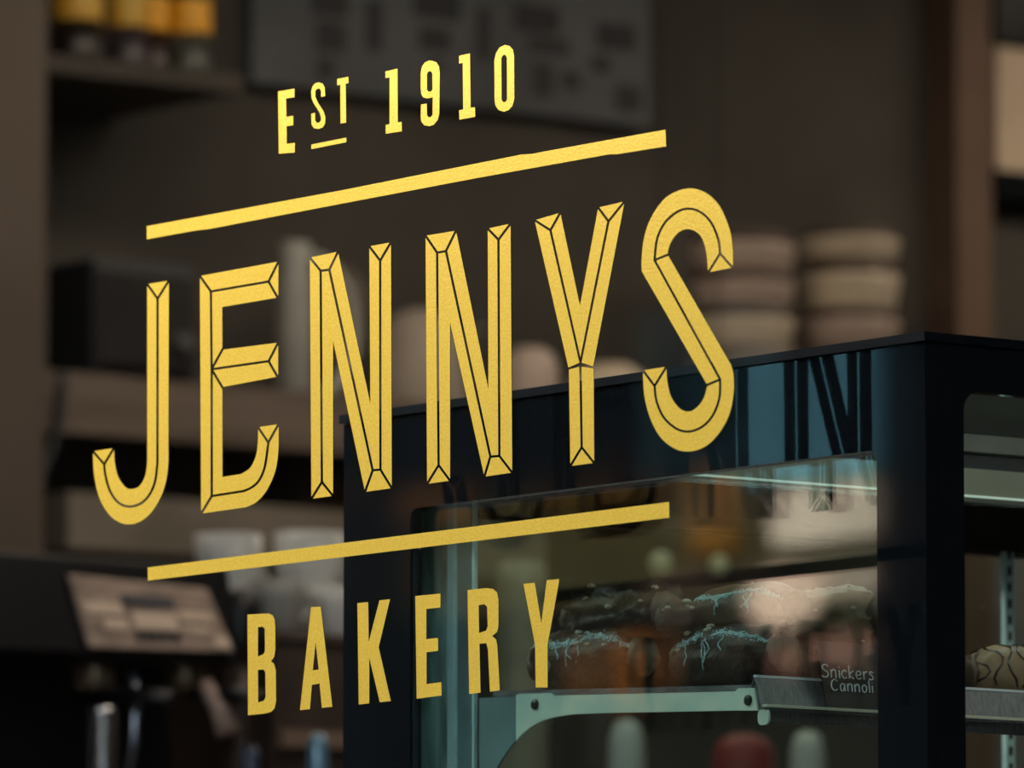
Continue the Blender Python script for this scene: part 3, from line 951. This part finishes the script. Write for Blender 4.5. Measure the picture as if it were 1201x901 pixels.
for pxc, rows, w, mats_, nm in ((868, ((276, 322), (322, 364), (364, 410)), 132, (PINKC, PINKC, CREAM), 'left'), (996, ((272, 309), (309, 366), (366, 408)), 122, (CREAM, CREAM, PINKC), 'right')):
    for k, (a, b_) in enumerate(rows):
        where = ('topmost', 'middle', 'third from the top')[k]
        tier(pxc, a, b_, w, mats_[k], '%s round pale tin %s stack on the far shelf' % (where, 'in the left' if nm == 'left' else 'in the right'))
    # bottom tin down to the shelf
    last = rows[-1][1]
    zz = rowz(pxc, last)
    c0 = on_x(pxc, last, XO); D = (c0 - CAM).dot(fwd); r = w / 2 * D / F
    t = thing('round_tin', (c0.x, c0.y, zs), 'lowest round tin of the %s stack, behind the case top' % nm, 'tin', 'round tins stacked on the far shelf')
    sub(MB().lathe((c0.x, c0.y, zs), [(r * .9, 0), (r, (zz - zs) * .2), (r, (zz - zs) * .95), (r * .9, zz - zs - .0003)], 40), 'body', TAUPE, t, smooth=True)

# upper shelf with bottles and yellow packets, left
zu = zrow(180, 76, XS)
yU0 = on_x(55, 70, XS).y; yU1 = on_x(285, 70, XS).y
tag(MB().box((XW + .001, yU0, zu - .035), (XS, yU1, zu)).build('shelf', mat('very_dark_wood', (.035, .028, .02), .7, var=.2)), 'high dark shelf with bottles in the upper left', 'shelf')
def bottle(pxc, wpx, glassm, labm, label, py_label=30, capm=None):
    x = XO + .05
    c = on_x(pxc, 40, x); D = (c - CAM).dot(fwd); r = wpx / 2 * D / F
    h = .30
    t = thing('bottle', (c.x, c.y, zu), label, 'bottle', 'bottles on the high shelf')
    sub(MB().lathe((c.x, c.y, zu), [(r * .9, 0), (r, .01), (r, .092)], 24), 'body', glassm, t, smooth=True)
    sub(MB().lathe((c.x, c.y, zu + .0925), [(r * 1.0, 0), (r * 1.01, .005), (r * 1.01, .063), (r * .98, .068)], 24), 'label_band', labm, t, smooth=True)
    sub(MB().lathe((c.x, c.y, zu + .161), [(r * .98, 0), (r * .8, .03), (r * .35, .06), (r * .32, .12)], 24), 'neck', glassm, t, smooth=True)
    return t
YEL = mat('amber_yellow_label', (0.60, 0.30, 0.02), .5, color2=(0.55, 0.36, 0.05), scale=14, stretch=(1, 1, .5))
YEL2 = mat('bright_amber_label', (.80, 0.38, 0.015), .5, var=.15, scale=14)
bt = [(90, 62, (.012, .008, .006), YEL, 'brown bottle with amber label at the left end of the high shelf'),
      (150, 48, (.03, .024, .03), YEL, 'plum tinted bottle with amber label, second on the high shelf'),
      (181, 34, (.025, .012, .008), YEL2, 'slim brown bottle with bright amber label on the high shelf'),
      (222, 52, (.05, .055, .045), YEL2, 'grey green bottle with amber label, last on the high shelf')]
for pxc, w, cc, lb, lab in bt:
    bottle(pxc, w, mat('tinted_bottle', cc, .35), lb, lab)

# menu board on the far wall
y0, z0, y1, z1 = rect_x(XW + .05, 300, -140, 765, 122)
mb_ = thing('menu_board', (XW + .025, (y0 + y1) / 2, z0), 'large grey menu board with dark printed blocks high on the far wall', 'menu board')
sub(MB().box((XW + .001, y0, z0), (XW + .04, y1, z1)), 'board', mat('grey_board', (0.10, 0.11, 0.12), .7, var=.25, scale=3), mb_)
BRD = XW + .041
INK = mat('menu_ink', (.040, .042, .046), .8)
blocks = [(365, 408, -20, 18), (372, 405, 26, 60), (372, 392, 68, 92), (485, 540, -10, 22), (492, 528, 32, 60), (500, 520, 70, 84),
          (604, 655, 6, 38), (620, 668, 46, 62), (626, 648, 74, 112), (700, 745, 28, 58), (694, 716, 66, 84), (722, 752, 100, 132), (660, 680, 84, 104), (430, 448, 0, 60), (560, 575, 10, 70)]
for i, (a, b_, c0, d0) in enumerate(blocks):
    p0 = on_x(a, c0, BRD); p1 = on_x(b_, d0, BRD)
    zz1 = on_x((a + b_) / 2, c0, BRD).z; zz0 = on_x((a + b_) / 2, d0, BRD).z
    sub(MB().prism(rrect(p0.y, zz0, p1.y, zz1, .008), [], yz, BRD - .0005, BRD + .002), 'printed_block', INK, mb_)

# right end: pinned beige panel and dark shelves
y0, z0, y1, z1 = rect_x(XW + .06, 1170, 62, 1290, 205)
tag(MB().box((XW + .001, y0, z0), (XW + .06, y1, z1)).build('notice_board', mat('beige_paper', (.62, .49, .36), .8, var=.08)), 'plain beige board at the right edge above the case', 'board')
y0, z0, y1, z1 = rect_x(XW + .07, 1170, 206, 1300, 238)
tag(MB().box((XW + .001, y0, z0), (XW + .07, y1, z1)).build('shelf', BLACKM), 'black shelf just below the beige board at the right edge', 'shelf')
y0, z0, y1, z1 = rect_x(XW + .07, 1170, 20, 1300, 55)
tag(MB().box((XW + .001, y0, z0), (XW + .07, y1, z1 + .12)).build('shelf', BLACKM), 'black shelf just above the beige board in the top right corner', 'shelf')
# grey wall panel seen through the case front glass
y0, z0, y1, z1 = rect_x(XW + .05, 1110, 560, 1290, 1000)
struct(MB().box((XW + .001, y0, .0), (XW + .05, y1, z1)), 'trim_4', mat('grey_tile', (.22, .21, .22), .5, var=.1))

# -------- back counter with espresso machine
XM = -3.5                                # front plane of the machine
ctz = 0.98
CY0, CY1 = 0.6, 4.6
bc = thing('counter', (XM - .2, (CY0 + CY1) / 2, 0), 'brown service counter beneath the espresso machine', 'counter')
WD = mat('brown_counter_wood', (0.10, 0.065, 0.045), .5, var=.2, scale=5, stretch=(1, 6, 1))
sub(MB().box((XM - .55, CY0, 0), (XM + .2, CY1, ctz - .04)), 'cabinet', WD, bc)
sub(MB().box((XM - .58, CY0 - .02, ctz - .0399), (XM + .24, CY1 + .02, ctz)), 'worktop', WD, bc, bevel=.004)
# espresso machine
fx = XM
def mx(px, py, x=None): return on_x(px, py, fx if x is None else x)
em_y0 = mx(-60, 700).y; em_y1 = mx(268, 700).y
ztp = mx(150, 655).z
em = thing('espresso_machine', (fx - .25, (em_y0 + em_y1) / 2, ctz), 'black espresso machine with slanted steel front panel, lower left', 'espresso machine')
MBK = mat('machine_black', (.007, .007, .009), .35)
MSTEEL = mat('warm_steel_panel', (.50, .37, .29), .42, .1, var=.3, scale=12, stretch=(1, 1.5, 8))
# side profile body (x,z) with forward head
zb1 = mx(180, 768).z; zt1 = mx(160, 680).z
sub(MB().box((fx - .5, em_y0, ctz + .03), (fx - .16, em_y1 - .02, ztp)), 'body', MBK, em, bevel=.01)
sub(MB().prism([(fx - .159, zb1 - .01), (fx + .035, zb1 - .01), (fx + .0, ztp - .002), (fx - .159, ztp - .002)], [], lambda u_, v_, d: Vector((u_, d, v_)), em_y0, em_y1 - .0), 'head', MBK, em, bevel=.006)
py0, py1 = mx(84, 700).y, mx(250, 700).y
# slanted steel fascia leaning on the head
def slant(z): return fx + .0 + (ztp - z) / (ztp - zb1 + .01) * .035 + .001
m = MB()
def fpt(px, py, off):
    p = mx(px, py, fx + .02)
    return Vector((slant(p.z) + off, p.y, p.z))
q = [(82, 674), (243, 691), (265, 766), (96, 761)]
n0 = len(m.v)
for off in (.012, .0):
    m.v += [tuple(fpt(px, py, off)) for px, py in q]
for fc in ((0, 1, 2, 3), (7, 6, 5, 4), (0, 4, 5, 1), (1, 5, 6, 2), (2, 6, 7, 3), (3, 7, 4, 0)):
    m.face(fc)
fas = sub(m, 'front_panel', MSTEEL, em, bevel=.003)
LIT = mat('highlight_tone', (.95, .74, .56), .4, .0)  # pale tone for highlights drawn as bars on the steel panel
DKE = mat('dull_emblem', (.10, .10, .105), .5)
def patch(q, mt, name, off=.0125):
    m = MB()
    for o_ in (off + .004, off - .001):
        m.v += [tuple(fpt(px, py, o_)) for px, py in q]
    for fc in ((0, 1, 2, 3), (7, 6, 5, 4), (0, 4, 5, 1), (1, 5, 6, 2), (2, 6, 7, 3), (3, 7, 4, 0)):
        m.face(fc)
    return sub(m, name, mt, fas)
patch([(92, 706), (136, 709), (139, 722), (95, 719)], LIT, 'highlight_bar')
patch([(112, 726), (140, 728), (142, 740), (115, 738)], LIT, 'highlight_bar')
patch([(148, 718), (198, 722), (202, 741), (152, 738)], LIT, 'highlight_bar')
patch([(203, 717), (240, 720), (243, 730), (205, 728)], LIT, 'highlight_bar')
patch([(205, 734), (238, 736), (240, 744), (208, 742)], LIT, 'highlight_bar')
patch([(138, 697), (198, 702), (200, 714), (140, 710)], DKE, 'emblem')
for k in range(5):
    a = 150 + k * 11
    patch([(a, 741 + k * .6), (a + 7, 741.5 + k * .6), (a + 8, 753 + k * .4), (a + 1, 752.5 + k * .4)], mat('panel_mark', (.04, .038, .036), .6), 'panel_mark')
patch([(240, 748), (258, 749), (260, 762), (243, 761)], LIT, 'lamp_button')
# group heads with portafilters
for k, (px, lab) in enumerate(((110, 'l'), (216, 'r'))):
    p = mx(px, 785, fx - .05)
    g = sub(MB().lathe((p.x, p.y, p.z - .035), [(.03, 0), (.034, .01), (.034, .045), (.026, .06), (.026, .075)], 28), 'group_head', mat('warm_chrome', (.22, .17, .11), .3, .6), em, smooth=True)
    # portafilter handle reaching forward
    sub(MB().tube([(p.x + .02, p.y, p.z - .04), (p.x + .09, p.y + .015, p.z - .045), (p.x + .17, p.y + .03, p.z - .055)], [.01, .014, .012], 12), 'portafilter_handle', MBK, g, smooth=True)
# steam wand and drip tray
w0 = mx(150, 775, fx - .02)
sub(MB().tube([w0, w0 + Vector((.03, -.005, -.05)), w0 + Vector((.035, -.012, -.13)), w0 + Vector((.02, -.02, -.2))], .0075, 10), 'steam_wand', mat('blue_chrome', (.3, .34, .42), .25, .9), em, smooth=True)
sub(MB().box((fx - .159, em_y0 + .02, ctz + .0), (fx + .08, em_y1 - .03, ctz + .06)), 'drip_tray', MBK, em, bevel=.006)
fp = mx(205, 790)
sub(MB().prism([(em_y1 - .12, ctz + .06), (em_y1 - .02, ctz + .06), (em_y1 - .06, zb1 - .012), (em_y1 - .16, zb1 - .012)], [], yz, fx - .158, fx - .10), 'back_splash', MBK, em)
# chrome canister on the drip tray
p = mx(120, 830, fx + .03); D = (p - CAM).dot(fwd); r = 16 * D / F
t = thing('steel_jug', (p.x, p.y, ctz + .06), 'shiny narrow steel jug standing on the drip tray of the machine', 'jug')
sub(MB().lathe((p.x, p.y, ctz + .0605), [(r * .98, 0), (r, .01), (r, p.z - ctz - .07), (r * 1.06, p.z - ctz - .06)], 28), 'body', mat('bright_steel', (.7, .7, .7), .22, .95), t, smooth=True)
# black round knob canister to the right of the machine + hopper
p = mx(282, 690, fx - .2); D = (p - CAM).dot(fwd); r = 21 * D / F
t = thing('coffee_grinder', (p.x, p.y, ctz), 'black round topped grinder beside the espresso machine', 'grinder')
hh = p.z - ctz
sub(MB().lathe((p.x, p.y, ctz), [(r * .9, 0), (r * .95, .02), (r * .7, hh * .55), (r * .8, hh * .72)], 28), 'body', mat('grinder_brown', (.05, .035, .028), .4), t, smooth=True)
sub(MB().lathe((p.x, p.y, ctz + hh * .721), [(r * .8, 0), (r * 1.05, hh * .08), (r * 1.05, hh * .2), (r * .7, hh * .27), (r * .2, hh * .279)], 28), 'hopper', MBK, t, smooth=True)
# pinkish handle leaning
# cups behind
XC = fx - .32
XCb = XC
# a raised cup tray behind carries big white cups
trz = mx(330, 752, XC).z
ct = thing('cup_rack', (XC, mx(330, 750, XC).y, ctz), 'brown wooden cup rack behind the machine, left of the case', 'rack')
ry0_, ry1_ = mx(262, 760, XC).y, mx(440, 760, XC).y
sub(MB().box((XC - .17, ry0_, ctz), (XC + .14, ry1_, trz - .012)), 'box', mat('dim_brown_wood', (.075, .052, .04), .6, var=.2), ct)
sub(MB().box((XC - .18, ry0_ - .01, trz - .0119), (XC + .15, ry1_ + .01, trz)), 'top_board', mat('dusky_wood', (.11, .075, .06), .6, var=.2), ct)
zz = mx(335, 866, XC + .15).z
sub(MB().box((XC + .1401, ry0_, zz - .014), (XC + .165, ry1_, zz + .014)), 'front_batten', mat('light_batten', (.26, .18, .13), .6), ct)
def cup(px, pyt, w, label, x=XC, zb=None, m=WHITEC, hd=None):
    return vessel('cup', x, px, pyt, w, [(.55, 0), (.6, .03), (.8, .3), (.95, .65), (1, 1), (.93, 1), (.86, .6), (.6, .15)], m, label, 'cup', trz if zb is None else zb, 'white cups by the espresso machine', handle=hd)
cup(268, 628, 80, 'wide white cup behind the left end of the lower gold line', x=XC - .06, hd=(.5, .3, .8, .1))
cup(363, 626, 84, 'big white cup above the letter A, next to the case post', x=XC - .05, hd=(.5, .3, .8, .1))
cup(326, 682, 70, 'greyish cup standing in front of the two white ones', x=XC + .09, m=PALE, hd=(.6, .3, .8, .12))
cup(392, 690, 56, 'pale cup partly hidden by the black case post', x=XC + .06, m=WHITEC)
# small blue bottles in front of rack
BLUE = mat('blue_glass', (.16, .30, .42), .2, .3)
for px, pyt, w, m_, lab in ((373, 862, 26, BLUE, 'light blue bottle top beside the case post at the bottom edge'), (294, 876, 22, mat('deep_blue', (.03, .05, .10), .3), 'deep blue bottle top at the bottom edge left of the light blue one')):
    p = mx(px, pyt, fx + .05); D = (p - CAM).dot(fwd); r = w / 2 * D / F; h_ = p.z - ctz
    t = thing('bottle', (p.x, p.y, ctz), lab, 'bottle', 'blue bottles on the counter')
    sub(MB().lathe((p.x, p.y, ctz), [(r * 1.3, 0), (r * 1.35, h_ * .5), (r, h_ * .75), (r * .95, h_ * .93), (r * .6, h_)], 24), 'body', m_, t, smooth=True)
# pale lever of the machine
p = mx(240, 800, fx + .02); p2 = mx(268, 860, fx + .05)
sub(MB().tube([p, (p + p2) / 2 + Vector((0, .004, 0)), p2], [.011, .015, .02], 12), 'lever', mat('rosy_lever', (.42, .30, .24), .5), em, smooth=True)

# -------- things seen through the case glass, on the counter / shelf behind
BULGE = [(.7, 0), (.95, .3), (1, .7), (.93, .88), (.7, .97), (.3, 1)]
def canister(name, px, pyt, w, x, zb, m, label, cat, group=None, prof=None):
    return vessel(name, x, px, pyt, w, prof or [(.9, 0), (1, .05), (1, .9), (.85, 1)], m, label, cat, zb, group)
XN = -3.35
canister('canister', 612, 660, 62, XN, ctz, mat('cream_tin', (.42, .38, .28), .5, color2=(.26, .23, .16), scale=9), 'cream canister blurred behind the lower E R Y letters', 'canister')
canister('canister', 700, 720, 80, XN - .1, ctz, mat('umber_tin', (.07, .05, .035), .5), 'umber canister behind the letter Y of the lower word', 'canister')
canister('canister', 872, 862, 76, XN + .0, ctz, mat('red_tin', (.30, .02, .02), .5), 'red canister at the bottom edge under the case shelf', 'canister', prof=BULGE)
canister('cup', 735, 845, 44, XN + .02, ctz, WHITEC, 'small white cup glowing under the shelf bracket', 'cup', prof=BULGE)
canister('cup', 947, 858, 42, XN + .02, ctz, WHITEC, 'small white cup under the price rail', 'cup', prof=BULGE)
# warm bulbs of a hanging string
BULB = mat('warm_bulb', (.3, .28, .2), .4, emit=(1.0, .88, .5), estr=.12)
for px, py, r, lab in ((775, 660, .007, 'left warm bulb glowing behind the case glass'), (840, 665, .006, 'right warm bulb glowing behind the case glass'), (737, 852, .006, 'low warm bulb glowing beneath the shelf bracket'), (968, 866, .005, 'low warm bulb beneath the price rail')):
    pass
bz_ = 3.4
for px, py, r, lab in ((775, 660, .020, 'left warm bulb glowing behind the case glass'), (843, 662, .017, 'right warm bulb glowing behind the case glass')):
    p = on_x(px, py, -4.3)
    t = thing('hanging_bulb', (p.x, p.y, p.z), lab, 'lamp', 'bare bulbs hanging behind the case')
    sub(MB().blob(p, (r, r, r), 0, 1, 0, 1, 16, 12), 'bulb', BULB, t, smooth=True)
    sub(MB().tube([(p.x, p.y, p.z + r), (p.x, p.y, 3.399)], .0015, 6), 'hanging_cord', MBK, t)

# --------------------------------------------------------- street behind the camera (seen mirrored in the glass)
struct(MB().box((-45, -14, -.4), (20, -.12, -.3)), 'pavement', mat('asphalt', (.06, .06, .06), .9, spec=.02, var=.2))
YF = -14.0
def mir(px, py):
    q = on_y(px, py, 2 * YA - YF)
    return q.x, q.z
def facade(px0, py0, px1, py1, m, name, lab, th=.3, z0=None, cat='building'):
    x0, _ = mir(px0, (py0 + py1) / 2); x1, _ = mir(px1, (py0 + py1) / 2)
    _, za_ = mir((px0 + px1) / 2, py1); _, zb_ = mir((px0 + px1) / 2, py0)
    o = MB().box((x0, YF + .01, za_ if z0 is None else z0), (x1, YF + th, zb_)).build(name, m)
    return o
bld = thing('building', (-14, -14.5, -.3), 'dark building across the street mirrored in the case glass', 'building')
sub(MB().box((-45, -18, -.3), (20, YF, 7.5)), 'facade', mat('dark_brick', (.006, .0055, .005), .9, spec=.02, var=.2, scale=2), bld)
def fpart(px0, py0, px1, py1, m, name, th=.06):
    th = min(th, .06)
    o = facade(px0, py0, px1, py1, m, name, '', th)
    o.parent = bld
    o.location = -bld.location
fpart(876, 370, 1036, 560, mat('teal_render', (.09, .25, .33), .8, spec=.02, var=.3, scale=.8), 'teal_panel')
fpart(480, 560, 1030, 700, mat('ochre_tint', (.036, .028, .013), .8, spec=.02, var=.3, scale=.7), 'ochre_panel', .02)  # added panel that gives the case glass its amber reflected wash
fpart(905, 568, 1038, 634, mat('rose_patch', (.48, .38, .30), .8, spec=.02, var=.3, scale=.9), 'rose_panel', .05)  # bright panels added for the rose patches mirrored in the case glass
fpart(925, 660, 1036, 700, mat('rose_patch_low', (.26, .20, .16), .8, spec=.02, var=.3, scale=.9), 'rose_panel', .05)
def disc(px, py, rpx, rpy, m, name):
    x0, zz_ = mir(px, py); x1, _ = mir(px + rpx, py); _, z1_ = mir(px, py - rpy)
    pts = [(x0 + (x1 - x0) * cos(2 * pi * k / 24), zz_ + (z1_ - zz_) * sin(2 * pi * k / 24)) for k in range(24)]
    o = MB().prism(pts, [], lambda u_, v_, d: Vector((u_, d, v_)), YF + .07, YF + .12).build(name, m)
    o.parent = bld; o.location = -bld.location
disc(935, 702, 44, 36, mat('rose_blob', (.66, .44, .34), .8, spec=.02, var=.2), 'rose_disc')  # added disc, makes the brightest rose blob of the reflection
fpart(905, 742, 1030, 786, mat('russet_panel', (.14, .07, .052), .8, spec=.02, var=.2), 'russet_panel')  # this and the rust panel are added to redden the lower reflection
fpart(655, 748, 790, 812, mat('rust_panel', (.055, .024, .010), .8, spec=.02, var=.3), 'russet_panel', .02)
fpart(812, 545, 862, 650, mat('orange_panel', (.14, .06, .012), .8, spec=.02, var=.3), 'orange_panel')  # orange panels added for the orange streaks in the reflection
fpart(725, 745, 765, 830, mat('orange_panel_low', (.13, .04, .008), .8, spec=.02, var=.2), 'orange_panel')
fpart(480, 570, 560, 612, mat('orange_tint', (.10, .045, .012), .8, spec=.02, var=.2), 'orange_panel')
fpart(620, 570, 800, 590, mat('orange_tint_small', (.06, .03, .008), .8, spec=.02, var=.2), 'orange_panel')

# --------------------------------------------------------- light
wd = bpy.data.worlds.new('world'); sc.world = wd
wd.use_nodes = True
bg = wd.node_tree.nodes['Background']
bg.inputs['Color'].default_value = (0.80, 0.90, 1.0, 1)
bg.inputs['Strength'].default_value = 2.0

sun_d = bpy.data.lights.new('sun', 'SUN'); sun_d.energy = 16; sun_d.angle = radians(.6); sun_d.color = (1, .93, .82)
sun = bpy.data.objects.new('sun', sun_d); col.objects.link(sun)
sun.rotation_euler = Vector((-.25, -.62, -.60)).to_track_quat('-Z', 'Y').to_euler()


def area(name, loc, size, energy, color, rot=(0, 0, 0), sy=None):
    d = bpy.data.lights.new(name, 'AREA'); d.energy = energy; d.color = color
    d.size = size
    if sy: d.shape = 'RECTANGLE'; d.size_y = sy
    o = bpy.data.objects.new(name, d); o.location = loc; o.rotation_euler = rot
    col.objects.link(o)
    return o


area('overhead_light', (-4.4, 3.4, 3.3), .6, 34, (1, .84, .66), sy=3.0)
area('overhead_light', (-2.2, 2.6, 3.3), .6, 20, (1, .86, .7), sy=2.0)
area('overhead_light', (-4.9, 6.3, 3.3), .6, 16, (1, .84, .66), sy=1.4)  # extra light added to brighten the beige board and post
# the case's own lamp under the housing
area('case_light', (xl - .03, (y0l + y1l) / 2, zl0 - .004), .04, 1.0, (.85, 1, .9), sy=y1l - y0l - .02)

fl = area('letter_fill_light', (-1.5, -.75, 2.28), 0.25, 25, (1, .92, .78))  # unseen area light added to brighten the gold letters on the left
fl.rotation_euler = (Vector((-.60, 0, 1.15)) - Vector((-1.5, -.75, 2.28))).to_track_quat('-Z', 'Y').to_euler()
cl = area('case_light', (cx1 - .09, (YA + YB) / 2, zo1 + .012), .02, 1.2, (.95, 1, .88), sy=1.6)  # second light added behind the front header to brighten housing and rail
cl.rotation_euler = (0, radians(50), 0)

sc.view_settings.view_transform = 'Standard'
sc.view_settings.look = 'None'
sc.view_settings.exposure = 0.0
sc.view_settings.gamma = 1.0
sc.view_settings.use_curve_mapping = False
sc.cycles.max_bounces = 16
sc.cycles.transparent_max_bounces = 48
sc.cycles.sample_clamp_indirect = 6
sc.cycles.use_denoising = True
